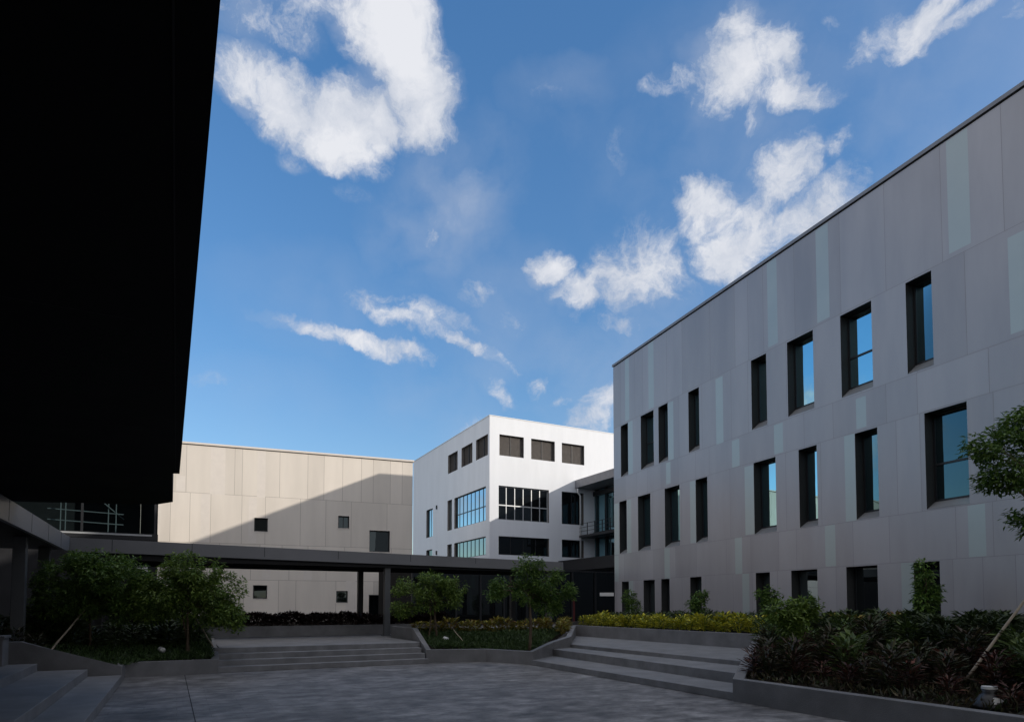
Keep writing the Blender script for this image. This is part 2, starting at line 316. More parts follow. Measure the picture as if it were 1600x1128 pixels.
M['midgreen'] = leaf_mat('shrub_leaf', [(.04,.065,.018),(.07,.115,.026),(.12,.17,.04)], trans=.2)
M['red'] = leaf_mat('red_leaf', [(.03,.014,.013),(.075,.026,.022),(.05,.036,.018),(.20,.075,.055)], trans=.15)
M['redgreen'] = leaf_mat('bronze_leaf', [(.025,.034,.016),(.05,.032,.02),(.035,.055,.02),(.10,.075,.035)], trans=.15)
M['redhedge'] = leaf_mat('dark_red_leaf', [(.018,.009,.009),(.03,.012,.012),(.02,.016,.01)], trans=.1)
M['lampblack'] = mat('lamp_black', (.03, .03, .032), .45, spec=.5)
M['lampwhite'] = mat('lamp_white', (.62, .62, .6), .4)
M['redpaint'] = mat('red_paint', (.07, .008, .008), .4)
M['reflbar'] = mat('grey_reflection_bar', (.2, .215, .225), .4)

# ------------------------------------------------------------------ facade grid
class Facade:
    """wall in local coords: fn(u, z, d) -> xyz, d = depth into the wall; regions carry a material slot, openings are left out"""
    def __init__(s, fn, u0, u1, z0, z1, seed=1): s.fn = fn; s.b = (u0, u1, z0, z1); s.op = []; s.reg = []; s.seams = []; s.rows = [z0, z1]; s.rng = random.Random(seed); s.cols = {}
    def opening(s, u0, u1, z0, z1): s.op.append((min(u0,u1), max(u0,u1), z0, z1))
    def region(s, u0, u1, z0, z1, m): s.reg.append((min(u0,u1), max(u0,u1), z0, z1, m))
    def seam(s, u0, u1, z0, z1): s.seams.append((u0, u1, z0, z1))
    def auto_seams(s, rows, lo, hi, wd=.014):
        u0, u1, z0, z1 = s.b; s.rows = rows
        for zz in rows[1:-1]: s.seam(u0, u1, zz-wd/2, zz+wd/2)
        for k in range(len(rows)-1):
            u = u0; c = [u0]
            while True:
                u += s.rng.uniform(lo, hi)
                if u > u1-.2: break
                c.append(u); s.seam(u-wd/2, u+wd/2, rows[k], rows[k+1])
            s.cols[k] = (c, [s.rng.choice((0, 0, 1, 2)) for _ in c])
    def emit(s, mb, depth, m_seam=4, m_reveal=5, bottom=True):
        u0, u1, z0, z1 = s.b
        us = {u0, u1}; zs = {z0, z1}
        for r in s.op + s.reg + s.seams:
            us |= {max(u0, r[0]), min(u1, r[1])}; zs |= {max(z0, r[2]), min(z1, r[3])}
        us = sorted(us); zs = sorted(zs)
        def inside(u, z, r): return r[0] < u < r[1] and r[2] < z < r[3]
        for i in range(len(us)-1):
            uc = (us[i]+us[i+1])/2
            if us[i+1]-us[i] < 1e-6: continue
            ops = [r for r in s.op if r[0] < uc < r[1]]; rg = [r for r in s.reg if r[0] < uc < r[1]]; sm = [r for r in s.seams if r[0] < uc < r[1]]
            run = None
            for j in range(len(zs)-1):
                zc = (zs[j]+zs[j+1])/2; m = 0
                if any(r[2] < zc < r[3] for r in ops): m = None
                else:
                    rr = [r for r in rg if r[2] < zc < r[3]]
                    if rr: m = rr[-1][4]
                    elif any(r[2] < zc < r[3] for r in sm): m = m_seam
                    else:
                        for k in range(len(s.rows)-1):
                            if s.rows[k] < zc < s.rows[k+1] and k in s.cols:
                                c, t = s.cols[k]; q = max(n for n in range(len(c)) if c[n] <= uc) if c[0] <= uc else 0; m = t[q]
                if run and run[0] == m: run[2] = zs[j+1]
                else:
                    if run and run[0] is not None: mb.quad(s.fn(us[i], run[1], 0), s.fn(us[i+1], run[1], 0), s.fn(us[i+1], run[2], 0), s.fn(us[i], run[2], 0), m=run[0])
                    run = [m, zs[j], zs[j+1]]
            if run and run[0] is not None: mb.quad(s.fn(us[i], run[1], 0), s.fn(us[i+1], run[1], 0), s.fn(us[i+1], run[2], 0), s.fn(us[i], run[2], 0), m=run[0])
        for (a, b, c, d) in s.op:
            f = s.fn
            mb.quad(f(a,c,0), f(a,d,0), f(a,d,depth), f(a,c,depth), m=m_reveal); mb.quad(f(b,c,0), f(b,c,depth), f(b,d,depth), f(b,d,0), m=m_reveal)
            mb.quad(f(a,d,0), f(b,d,0), f(b,d,depth), f(a,d,depth), m=m_reveal); mb.quad(f(a,c,0), f(a,c,depth), f(b,c,depth), f(b,c,0), m=m_reveal)
            mb.quad(f(a,c,depth), f(a,d,depth), f(b,d,depth), f(b,c,depth), m=m_reveal)
def fbox(mb, fn, u0, u1, z0, z1, d0, d1, m=None):
    c = [fn(u, z, d) for d in (d0, d1) for z in (z0, z1) for u in (u0, u1)]
    i = len(mb.v); mb.v += [tuple(q) for q in c]
    for q in ((0,1,3,2),(5,4,6,7),(4,0,2,6),(1,5,7,3),(2,3,7,6),(4,5,1,0)):
        mb.f.append(tuple(i+k for k in q)); mb.m.append(mb.mi if m is None else m)
def window(parent, fn, u0, u1, z0, z1, d, glass, frame, cols=1, rows=(), fw=.05, sill=None, gname='pane', extra=None):
    """frame mesh as the part, pane (and sill) as sub-parts"""
    u0, u1 = min(u0, u1), max(u0, u1)
    zz = z0 + (sill[0] if sill else 0)
    mb = MB()
    e = .004
    u0 += e; u1 -= e; zt = z1 - e; zb = zz + e
    fbox(mb, fn, u0, u0+fw, zb, zt, d-.06, d); fbox(mb, fn, u1-fw, u1, zb, zt, d-.06, d)
    fbox(mb, fn, u0+fw, u1-fw, zb, zb+fw, d-.058, d); fbox(mb, fn, u0+fw, u1-fw, zt-fw, zt, d-.058, d)
    hs = sorted(zb + (zt-zb)*r for r in rows)
    for h in hs: fbox(mb, fn, u0+fw, u1-fw, h-fw*.6, h+fw*.6, d-.054, d)
    cuts = [zb+fw] + [q for h in hs for q in (h-fw*.6, h+fw*.6)] + [zt-fw]
    for k in range(1, cols):
        u = u0 + (u1-u0)*k/cols
        for q in range(0, len(cuts), 2): fbox(mb, fn, u-fw*.45, u+fw*.45, cuts[q], cuts[q+1], d-.052, d)
    o = mb.build('window', frame, parent)
    g = MB(); g.quad(fn(u0+fw*.5, zb+fw*.5, d-.025), fn(u1-fw*.5, zb+fw*.5, d-.025), fn(u1-fw*.5, zt-fw*.5, d-.025), fn(u0+fw*.5, zt-fw*.5, d-.025))
    g.build(gname, glass, o)
    if sill:
        s = MB(); h = sill[0]; dd = d-.062
        p = [fn(u0, z0+e, -.006), fn(u1, z0+e, -.006), fn(u1, zz-e, dd), fn(u0, zz-e, dd), fn(u0, z0+e, dd), fn(u1, z0+e, dd)]
        s.quad(p[0], p[1], p[2], p[3]); s.quad(p[0], p[3], p[4]); s.quad(p[1], p[5], p[2]); s.quad(p[3], p[2], p[5], p[4]); s.quad(p[0], p[4], p[5], p[1])
        s.build('sill', sill[1], o)
    return o

# ================================================================== SETTING: ground
PL = 'structure'
g = MB(); g.quad((-900,-900,-.03),(900,-900,-.03),(900,900,-.03),(-900,900,-.03)); structure(g.build('ground', M['earth']))
g = MB()
pts = [w(*p) for p in ((-60,-60),(8.9,-60),(8.9,17.0),(-60,17.0))]
g.quad(*pts)
structure(g.build('plaza', M['paving']))
# paving joints of the plaza: long dark drain line
g = MB()
p0, p1 = w(.15, 16.55, .004), w(.42, -5, .004); q = aW*.007
g.quad(p0-q, p1-q, p1+q, p0+q)
structure(g.build('plaza_joint', M['joint']))

def wbox(mb, a0, a1, b0, b1, z0, z1, m=None):
    mb.prism([w(a0,b0), w(a1,b0), w(a1,b1), w(a0,b1)], z0, z1, m)
def wprism(mb, pts, z0, z1, m=None): mb.prism([w(*p) for p in pts], z0, z1, m)

# far stairs up to the upper terrace
st = MB()
for k in range(4): wbox(st, .80+.002*k, 6.12, 16.72+.3*k, 16.72+.3*(k+1) if k < 3 else 17.8, 0, .1325*(k+1))
o = bevel(st.build('far_steps', M['stone']), .008); structure(o)
ut = MB(); wprism(ut, [(-14,21.25),(.93,21.25),(.93,17.8),(6.25,17.8),(6.25,21.3),(30,21.3),(30,40),(-14,40)], -.02, .53)
structure(ut.build('upper_terrace', M['stone']))
# right hand seat steps, rising away from the plaza
rs = MB()
NEAR = [(8.28,7.95),(9.3,8.78),(10.5,9.74),(13.6,12.2)]

wprism(rs, [(8.3,7.9),(9.3,8.76),(9.65,16.1),(8.40,15.1)], 0, .136)
wprism(rs, [(9.3,8.76),(10.5,9.72),(10.45,16.4),(9.65,16.1)], 0, .33)
wprism(rs, [(10.5,9.72),(13.6,12.2),(13.45,20.6),(10.45,16.3)], 0, .43)
structure(bevel(rs.build('right_steps', M['stone']), .008))
# left hand steps
ls = MB()
wbox(ls, -1.62, -1.02, -14, 15.62, 0, .15); wbox(ls, -2.45, -1.62, -14, 15.6, 0, .30); wbox(ls, -12, -2.45, -14, 15.58, 0, .45)
structure(bevel(ls.build('left_steps', M['stone']), .008))

# soil of the beds (a heightfield in plaza axes)
def soil(name, poly, zf, n=14):
    """triangle fan grid clipped to a quad poly (a0..a3)"""
    A, B, C_, D = [Vector(p) for p in poly]; mb = MB(); i0 = len(mb.v)
    for i in range(n+1):
        for j in range(n+1):
            u, v = i/n, j/n; p = A*(1-u)*(1-v) + B*u*(1-v) + C_*u*v + D*(1-u)*v
            z = zf(p.x, p.y) + .03*mnoise.noise((p.x*1.7, p.y*1.7, 3.1)); mb.v.append(tuple(w(p.x, p.y, z)))
    for i in range(n):
        for j in range(n):
            k = i*(n+1)+j; mb.f.append((k, k+n+1, k+n+2, k+1)); mb.m.append(0)
    return structure(mb.build(name, M['soil'], smooth=True))
def lerp(x, a, b, p, q): t = max(0, min(1, (x-a)/(b-a))); return p+(q-p)*t
zL = lambda a, b: lerp(b, 16.8, 20.5, .29, .66) + lerp(a, -1, -3, 0, .12)
zC = lambda a, b: lerp(b, 16.8, 20.8, .31, .72)
zR = lambda a, b: lerp(a, 8.3, 13.5, .31, .82)
zB = lambda a, b: .80 + lerp(a, 13.7, 17, 0, .1)
soil('soil', [(-6,15.85),(-1.0,16.7),(.88,21.0),(-6,21.0)], zL)
g2 = soil('soil', [(-1.0,16.75),(.80,16.75),(.84,21.0),(-1.0,21.0)], lambda a, b: zL(a, b)-.004)
soil('soil', [(6.35,17.05),(7.75,16.62),(8.3,20.9),(6.6,20.95)], zC); soil('soil', [(7.75,16.60),(8.46,15.2),(13.3,20.7),(8.3,20.9)], lambda a, b: zC(a, b)-.004)
soil('soil', [(8.3,-2),(13.7,-2),(13.7,12.1),(8.4,7.8)], zR)
soil('soil', [(13.7,-2),(24,-2),(19.5,24.5),(13.75,24.5)], zB)
soil('soil', [(-2,23.6),(9,23.6),(9,33),(-2,33)], lambda a, b: .80)

# ================================================================== planter walls
def wall_run(name, pts, zt, thick, label, zb=0.0, cap=True, side=1):
    """low wall following plan points (plaza axes), zt one height per point, thickness to the given side"""
    mb = MB(); n = len(pts); P = [Vector(p) for p in pts]; off = []
    for k in range(n):
        ds = []
        if k > 0: ds.append((P[k]-P[k-1]).normalized())
        if k < n-1: ds.append((P[k+1]-P[k]).normalized())
        nn = Vector((0, 0))
        for d in ds: nn += Vector((-d.y, d.x))*side
        nn.normalize(); c = nn.dot(Vector((-ds[0].y, ds[0].x))*side); off.append(P[k] + nn*thick/max(c, .4))
    for k in range(n-1):
        a, b, c, d = w(*P[k]), w(*P[k+1]), w(*off[k+1]), w(*off[k])
        za, zb2 = zt[k], zt[k+1]
        def at(p, z): return (p.x, p.y, z)
        mb.quad(at(a,zb), at(b,zb), at(b,zb2), at(a,za)); mb.quad(at(d,zb), at(d,za), at(c,zb2), at(c,zb))
        mb.quad(at(a,za), at(b,zb2), at(c,zb2), at(d,za))
        if k == 0: mb.quad(at(a,zb), at(a,za), at(d,za), at(d,zb))
        if k == n-2: mb.quad(at(b,zb), at(c,zb), at(c,zb2), at(b,zb2))
    o = mb.build(name, M['stone_wall']); bm = bmesh.new(); bm.from_mesh(o.data); bmesh.ops.remove_doubles(bm, verts=bm.verts, dist=.0005); bmesh.ops.recalc_face_normals(bm, faces=bm.faces); bm.to_mesh(o.data); bm.free()
    bevel(o, .008); return tag(o, label, 'planter wall')
wall_run('planter_wall', [(-5.5,15.70),(-2.75,15.70),(-1.03,15.66),(-1.03,16.62),(.86,16.62),(.90,17.8),(.95,21.2)], [.9,.88,.33,.33,.33,.48,.62], .16, 'grey stone wall of the left bed between the left steps and the far stairs', side=1)
wall_run('planter_wall', [(6.40,21.2),(6.45,19.1),(6.14,17.0),(7.75,16.5),(8.42,15.0),(9.65,15.98),(10.5,16.32),(13.40,20.5)], [.886,.886,.36,.36,.36,.52,.66,.83], .16, 'grey stone wall of the central bed between the far stairs and the yellow hedge steps', side=1)
wall_run('planter_wall', [(13.45,20.75),(13.62,12.2)], [.83,.83], .2, 'straight grey stone wall under the yellow hedge at the back of the right steps', side=1)
wall_run('planter_wall', [(13.58,12.1),(10.6,9.66),(9.3,8.66),(8.24,7.85),(8.2,3.6),(8.1,-6)], [.83,.72,.55,.375,.375,.375], .18, 'grey stone kerb wall of the red shrub bed in the right foreground', side=1)
wall_run('planter_wall', [(-2,23.25),(4.4,23.25),(9.5,23.3)], [.885,.885,.885], .2, 'grey stone wall under the dark red hedge behind the far stairs', side=1)

m = MB(); m.box(-.38, .38, -.25, .25, 0, .52); m.box(-.41, .41, -.28, .28, .52, .57)
o = bevel(m.build('stone_pier', M['stone_wall'], loc=w(-3.3, 15.36, .45), rotz=TW), .008); tag(o, 'short square stone pier at the top of the left steps', 'pier')

# ================================================================== RIGHT BUILDING
CR = Vector((5.4826, 34.165, 0)); HR = 14.6
rb = empty('office_building', CR, TR)
tag(rb, 'tall grey panel-clad building on the right with three rows of narrow dark windows', 'building')
fR = lambda u, z, d: (d, u, z)          # u = along the facade (0 at the far corner, negative towards the viewer)
WIN1 = [(-.74,-1.46),(-2.67,-3.8),(-4.21,-4.97),(-6.53,-7.28),(-10.47,-11.27),(-12.3,-13.47),(-14.59,-15.74),(-16.88,-17.66),(-21.0,-22.1)]
WIN2 = [(-.55,-1.27),(-2.35,-3.46),(-4.66,-5.81),(-6.97,-7.76),(-10.52,-11.65),(-12.74,-13.53),(-15.04,-15.84),(-17.34,-18.52),(-22,-23)]
WIN3 = [(-.74,-1.43),(-2.8,-3.77),(-4.31,-4.97),(-6.51,-7.29),(-10.54,-11.27),(-12.3,-13.45),(-14.61,-15.73),(-16.9,-17.66)]
PANELS = [(-18.18,-18.76,11.24,14.42),(-19.65,-20.2,8.4,10.88),(-13.67,-14.18,11.19,14.42),(-11.39,-11.87,11.21,14.42),(-3.39,-3.85,11.17,14.42),(-1.21,-1.6,11.18,14.42),(-8.38,-8.82,8.26,11.01),(-9.32,-9.75,7.1,8.18),(-11.6,-12.03,7.13,8.21),(-1.47,-1.92,8.31,11.04),(-4.98,-5.4,8.3,11.0),(-4.79,-5.14,7.22,8.23),(-6.57,-6.96,4.31,7.02),(-10.02,-10.51,4.32,6.98),(-14.64,-15.03,4.28,7.05),(-15.11,-15.47,7.16,8.13),(-13.8,-14.21,2.88,4.24),(-18.46,-18.9,2.87,4.24),(-9.41,-9.81,2.83,4.26),(-9.8,-10.18,.6,2.82),(-4.59,-5.01,2.83,4.26),(-.02,-.45,2.83,4.23),(-.01,-.5,4.27,7.0),(-16.51,-16.89,.6,2.83),(-1.45,-1.85,.6,2.83),(-1.29,-1.71,4.27,7.02)]
fc = Facade(fR, -60, 0, 0, HR-.16, seed=7)
for a, b in WIN1: fc.opening(a, b, 8.33, 11.04)
for a, b in WIN2: fc.opening(a, b, 4.29, 7.04)
for a, b in WIN3: fc.opening(a, b, .62, 2.82)
for a, b, c, d in PANELS: fc.region(a, b, c, d, 3)
fc.auto_seams([0, 2.85, 4.26, 7.08, 8.27, 11.1, HR-.16], .7, 2.0)
mb = MB(); fc.emit(mb, .42)
DR = 20.0
# end walls and back
mb.quad((0,0,0),(0,0,HR-.16),(DR,0,HR-.16),(DR,0,0), m=0); mb.quad((DR,0,0),(DR,0,HR-.16),(DR,-60,HR-.16),(DR,-60,0), m=0); mb.quad((0,-60,0),(DR,-60,0),(DR,-60,HR-.16),(0,-60,HR-.16), m=0)
mb.build('wall', [M['pw1'], M['pw2'], M['pw3'], M['pale'], M['seam'], M['reveal']], rb)
mb = MB(); mb.box(-.05, DR+.05, -60.05, .05, HR-.115, HR); mb.build('coping', M['coping'], rb)
mb = MB(); mb.box(.03, DR-.03, -59.97, -.03, HR-.16, HR-.115); mb.build('shadow_gap', M['dark'], rb)
for a, b in WIN1: window(rb, fR, a, b, 8.33, 11.04, .40, M['glass'], M['frame'], rows=((.42,) if abs(a+14.59) < .1 or abs(a+2.67) < .1 else ()), sill=(.30, M['sill']))
for a, b in WIN2: window(rb, fR, a, b, 4.29, 7.04, .40, M['glass'], M['frame'], rows=((.42,) if abs(a+17.34) < .1 else ()), sill=(.24, M['sill']))
for a, b in WIN3: window(rb, fR, a, b, .62, 2.82, .40, M['glassdk'], M['frame'])

# ================================================================== BEIGE BUILDING
CB = Vector((-6.26, 40.05, 0)); HB = 10.72
bb = empty('beige_building', CB, TR)
tag(bb, 'long beige panel-clad building at the back left with a few small square windows', 'building')
fB = lambda u, z, d: (u, d, z)
BW = [(-9.22,-8.49,5.85,6.63),(-4.53,-3.88,6.24,6.98),(-2.66,-1.42,4.87,6.18),(-9.22,-8.47,1.97,2.74),(-4.59,-3.92,1.75,2.45),(-2.66,-1.65,.60,2.23)]
BP = [(-12.0,-11.56,5.12,7.86),(-11.56,-10.8,7.87,HB-.16),(-9.53,-9.1,5.17,7.8),(-9.1,-8.66,7.82,HB-.16),(-8.76,-8.31,3.09,3.88),(-6.48,-6.01,3.07,3.87),(-4.03,-3.46,.6,3.05),(-13.27,-12.83,7.93,8.79),(-3.44,-3.2,3.07,3.9),(-14.6,-14.0,5.1,7.86)]
fb_ = Facade(fB, -32, 0, 0, HB-.16, seed=11)
for r in BW: fb_.opening(*r)
for r in BP: fb_.region(*r, 3)
rowsB = [0, 3.04, 3.9, 5.1, 7.88, HB-.16]
fb_.auto_seams(rowsB, .9, 2.3, .018)
tops = sorted([-30,-28.6,-27,-25.5,-24,-22.4,-21,-19.2,-18,-16.4,-15,-12.78,-11.53,-10.3,-9.9,-8.67,-7.88,-6.31,-5.38,-4.29,-3.18,-2.46,-1.41,-.67])
fb_.seams = [s for s in fb_.seams if not (s[2] == rowsB[4] and s[3] == rowsB[5])]
for u in tops: fb_.seam(u-.009, u+.009, rowsB[4], rowsB[5])
fb_.cols[4] = ([-32]+tops, [fb_.rng.choice((0, 0, 1, 2)) for _ in range(len(tops)+1)])
mb = MB(); fb_.emit(mb, .3)
mb.quad((0,0,0),(0,9,0),(0,9,HB-.16),(0,0,HB-.16), m=0); mb.quad((-32,0,0),(-32,0,HB-.16),(-32,9,HB-.16),(-32,9,0), m=0); mb.quad((-32,9,0),(-32,9,HB-.16),(0,9,HB-.16),(0,9,0), m=0)
mb.build('wall', [M['bg1'], M['bg2'], M['bg3'], M['bgpale'], M['bgseam'], M['reveal']], bb)
mb = MB(); mb.box(-32.06, .07, -.07, 9.06, HB-.11, HB); mb.build('coping', M['bgpale'], bb)
mb = MB(); mb.box(-31.97, -.03, .03, 8.97, HB-.16, HB-.11); mb.build('shadow_gap', M['bgseam'], bb)
for k, (a, b, c, d) in enumerate(BW):
    window(bb, fB, a, b, c, d, .26, M['glassdk'], M['frame'], cols=2 if k == 1 else 1)
    t = MB(); e = .035          # pale metal surround standing 2 cm proud
    fbox(t, fB, a-e, a-.003, c-e, d+e, -.02, .02); fbox(t, fB, b+.003, b+e, c-e, d+e, -.02, .02); fbox(t, fB, a-.003, b+.003, d+.003, d+e, -.018, .02); fbox(t, fB, a-.003, b+.003, c-e, c-.003, -.018, .02)
    t.build('window_surround', M['bgpale'], bb)

# ================================================================== WHITE BUILDING
CW = Vector((-1.68, 47.5, 0)); HW = 15.82
wb = empty('white_building', CW, TW)
tag(wb, 'white rendered four-storey building in the middle distance with sunlit right face', 'building')
fWr = lambda u, z, d: (u, d, z)          # right face
fWl = lambda u, z, d: (d, u, z)          # left face, u going away from the corner
RW_TOP = [(.82,2.92),(3.57,5.71),(6.36,8.5)]
Z_TOP, Z_MID, Z_LOW = (12.9,14.5), (8.02,10.6), (5.38,6.78)
fr = Facade(fWr, 0, 24, 0, HW); fl = Facade(fWl, 0, 17.6, 0, HW)
for a, b in RW_TOP: fr.opening(a, b, *Z_TOP)
for a, b in ((.76,5.16),(6.34,8.41)):
    fr.opening(a, b, *Z_MID); fr.opening(a, b, *Z_LOW)
LW_TOP = [(.29,2.47),(3.17,5.38),(6.2,8.35)]
for a, b in LW_TOP: fl.opening(a, b, *Z_TOP)
for a, b in ((.65,6.88),(7.42,8.44)):
    fl.opening(a, b, 7.98, 10.58); fl.opening(a, b, *Z_LOW)
fl.opening(12.05, 13.76, 7.86, 10.45); fl.opening(12.15, 13.74, 5.3, 6.7)
mb = MB(); fr.emit(mb, .32, 0, 1); fl.emit(mb, .32, 0, 1)
mb.quad((0,0,HW),(24,0,HW),(24,17.6,HW),(0,17.6,HW)); mb.quad((0,17.6,0),(0,17.6,HW),(24,17.6,HW),(24,17.6,0)); mb.quad((24,0,0),(24,17.6,0),(24,17.6,HW),(24,0,HW))
mb.build('wall', [M['white'], M['louvre']], wb)
def louvre(fn, a, b):
    z0, z1 = Z_TOP
    m = MB(); c = (a+b)/2
    for u0, u1 in ((a+.03, c-.02), (c+.02, b-.03)):
        n = 26; h = (z1-z0-.06)/n
        for k in range(n):
            zz = z0+.03+k*h
            m.quad(fn(u0, zz, .22), fn(u1, zz, .22), fn(u1, zz+h*.9, .27), fn(u0, zz+h*.9, .27)); m.quad(fn(u0, zz+h*.9, .27), fn(u1, zz+h*.9, .27), fn(u1, zz+h, .22), fn(u0, zz+h, .22))
    o = m.build('louvre_panel', M['louvre'], wb)
    s = MB(); fbox(s, fn, c-.02, c+.02, z0+.003, z1-.003, .19, .29); fbox(s, fn, a+.003, a+.03, z0+.003, z1-.003, .2, .29); fbox(s, fn, b-.03, b-.003, z0+.003, z1-.003, .2, .29); s.build('mullion', M['frame'], o)
for a, b in RW_TOP: louvre(fWr, a, b)
for a, b in LW_TOP: louvre(fWl, a, b)
window(wb, fWr, .76, 5.16, *Z_MID, .24, M['glassdk'], M['alu'], cols=6, rows=(.44,), fw=.07)
window(wb, fWr, 6.34, 8.41, *Z_MID, .24, M['glassdk'], M['frame'], cols=2, fw=.06)
window(wb, fWr, .76, 5.16, *Z_LOW, .24, M['glassdk'], M['frame'], cols=4, fw=.06)
window(wb, fWr, 6.34, 8.41, *Z_LOW, .24, M['glassdk'], M['frame'], cols=2, fw=.06)
window(wb, fWl, .65, 6.88, 7.98, 10.58, .20, M['glassx'], M['frame'], cols=8, rows=(.44,), fw=.06)
window(wb, fWl, .65, 6.88, *Z_LOW, .20, M['glassw'], M['frame'], cols=8, fw=.06)
window(wb, fWl, 7.42, 8.44, 7.98, 10.58, .24, M['glassdk'], M['frame'], fw=.06); window(wb, fWl, 7.42, 8.44, *Z_LOW, .24, M['glassdk'], M['frame'], fw=.06)
window(wb, fWl, 12.05, 13.76, 7.86, 10.45, .20, M['glassx'], M['frame'], cols=2, fw=.06); window(wb, fWl, 12.15, 13.74, 5.3, 6.7, .20, M['glassw'], M['frame'], cols=2, fw=.06)
for zz in (10.2, 6.1):
    m = MB(); m.box(-.12, 0, 10.9, 11.0, zz, zz+.35); m.build('wall_vent', M['frame'], wb)
m = MB(); m.box(-.03, 24.03, -.03, 17.63, HW+.003, HW+.05); m.build('coping', M['whitetrim'], wb)

# ================================================================== CONNECTOR between white and grey buildings
KC = Vector((5.04, 50.99, 0)); 
cb = empty('link_building', KC, TW)           # local x = +aW, local y = +bW; fascia at x = 0, runs to y = -9
tag(cb, 'dark glazed link block with grey flat roof between the white and the grey buildings', 'building')
m = MB(); m.box(0, 14, -10.5, -.02, 10.95, 11.58); m.build('roof', M['coping'], cb)
m = MB()
m.box(1.9, 14, -10.2, -.02, 0, 10.95, m=0); m.build('wall', [M['canopydk']], cb)
m = MB()                                          # glazed front at x = 1.9
for y in (-8.05,-6.4,-4.8,-3.3,-1.7,-.4): m.box(1.74, 1.86, y-.07, y+.07, .5, 10.9)
for z in (3.9, 7.3, 10.6): m.box(1.72, 1.885, -8.1, -.05, z-.18, z+.18)
o = m.build('curtain_wall', M['frame'], cb)
m = MB(); m.quad((1.89,-8.1,.5),(1.89,-.05,.5),(1.89,-.05,10.9),(1.89,-8.1,10.9)); m.build('pane', M['glass'], o)
m = MB(); m.box(.35, 1.7, -8.2, -.05, 6.98, 7.16); m.build('balcony_slab', M['frame'], cb)
m = MB()
for z in (7.45, 7.75, 8.05): m.box(.37, .41, -8.2, -.05, z, z+.03)
for y in range(9): m.box(.36, .42, -8.2+y, -8.15+y, 7.16, 8.1)
m.build('rail_bars', M['frame'], cb)
m = MB(); m.tube([(.12,-.25,10.9),(.12,-.25,10.6),(.42,-.16,10.35),(.42,-.16,5.2)], .075, 8); m.build('drainpipe', M['whitetrim'], cb, smooth=True)
m = MB(); m.box(-1.6, 9, -14, -.03, 4.2, 5.05); m.build('entrance_canopy', M['canopydk'], cb)
for y in (-9.2,-4.6,-.5):
    m = MB(); m.box(.35, .65, y, y+.3, .5, 4.2); m.build('column', M['columndk'], cb)

# dark glazed lobby behind the walkway
lo = empty('lobby', w(10.4, 31, 0), TW); tag(lo, 'low dark glazed lobby in deep shade behind the walkway canopy', 'lobby')
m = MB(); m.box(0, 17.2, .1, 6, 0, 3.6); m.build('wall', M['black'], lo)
m = MB()
for x in (0,1.2,2.4,3.8,5.2,6.6,8,9.6,11.2,12.8,14.4,16,17.1): m.box(x, x+.09, -.02, .06, .53, 3.5)
m.box(0, 17.2, -.01, .05, 3.5, 3.58); m.box(0, 17.2, -.012, .052, .53, .62)
o = m.build('window', M['frame'], lo)
m = MB(); m.quad((0,.08,.55),(17.2,.08,.55),(17.2,.08,3.5),(0,.08,3.5)); m.build('pane', M['glassdk'], o)

# ================================================================== WALKWAY CANOPY
cn = empty('walkway_canopy', w(-2.73, 21.5, 0), TW); tag(cn, 'low flat dark grey walkway canopy crossing the courtyard in front of the beige building', 'canopy')
LC = 16.2
def sl(x): return 3.49 - .012*x
m = MB(); m.prism([(0,0),(LC,0),(LC,.09),(0,.09)], [3.10, sl(LC)-.36, sl(LC)-.36, 3.10], [sl(0), sl(LC), sl(LC), sl(0)])
m.prism([(0,0.09),(.09,.09),(.09,4.2),(0,4.2)][::1], 3.10, 3.47)
for x in ():
    pass
m.build('fascia', M['canopy'], cn)
m = MB()
for x in (1.0, 3.05, 5.1, 7.4, 9.9, 12.4): m.box(x-.008, x+.008, -.004, .0, 3.12, sl(x)-.01)
m.build('fascia_joint', M['frame'], cn)
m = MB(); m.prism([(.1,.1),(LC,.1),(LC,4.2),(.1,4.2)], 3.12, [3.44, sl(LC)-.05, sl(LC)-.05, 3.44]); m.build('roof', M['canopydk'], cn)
m = MB(); m.box(.1, LC-.02, .12, .32, 2.90, 3.115); m.box(.1, LC-.02, 3.3, 3.5, 2.90, 3.115)
m.build('beam', M['canopydk'], cn)
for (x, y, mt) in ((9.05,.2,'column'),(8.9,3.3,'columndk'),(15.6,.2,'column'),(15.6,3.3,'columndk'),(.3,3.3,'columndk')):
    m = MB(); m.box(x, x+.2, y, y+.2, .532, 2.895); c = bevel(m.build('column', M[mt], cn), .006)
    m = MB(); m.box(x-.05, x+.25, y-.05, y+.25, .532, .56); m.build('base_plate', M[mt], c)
m = MB(); m.box(9.62, 9.67, .15, .2, .5, 2.9)
# left arm of the canopy, running back towards the viewer
ca = empty('walkway_canopy', w(-2.73, 21.47, 0), TW); tag(ca, 'left arm of the walkway canopy running under the black overhang with light grey fascia', 'canopy')
m = MB(); m.box(-.09, 0, -16, -.03, 3.08, 3.49); m.build('fascia', M['canopy'], ca)
m = MB()
for y in (-1.5,-3.3,-5.2,-7.2,-9.2,-11.2): m.box(0, .004, y-.008, y+.008, 3.1, 3.48)
m.build('fascia_joint', M['frame'], ca)
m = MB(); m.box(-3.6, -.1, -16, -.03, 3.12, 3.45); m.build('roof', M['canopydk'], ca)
for y in (-.9, -3.8, -8.6, -13):
    m = MB(); m.box(-.55, -.31, y-.12, y+.12, .452, 3.115); bevel(m.build('column', M['column'], ca), .006)
# shaded wall at the back of the left arm
m = MB(); m.box(-.3, 0, -20, 8, 0, 3.1); o = m.build('side_wall', M['black'], loc=w(-6.6, 16, 0), rotz=TW); tag(o, 'black wall in deep shade at the back of the left walkway', 'wall')

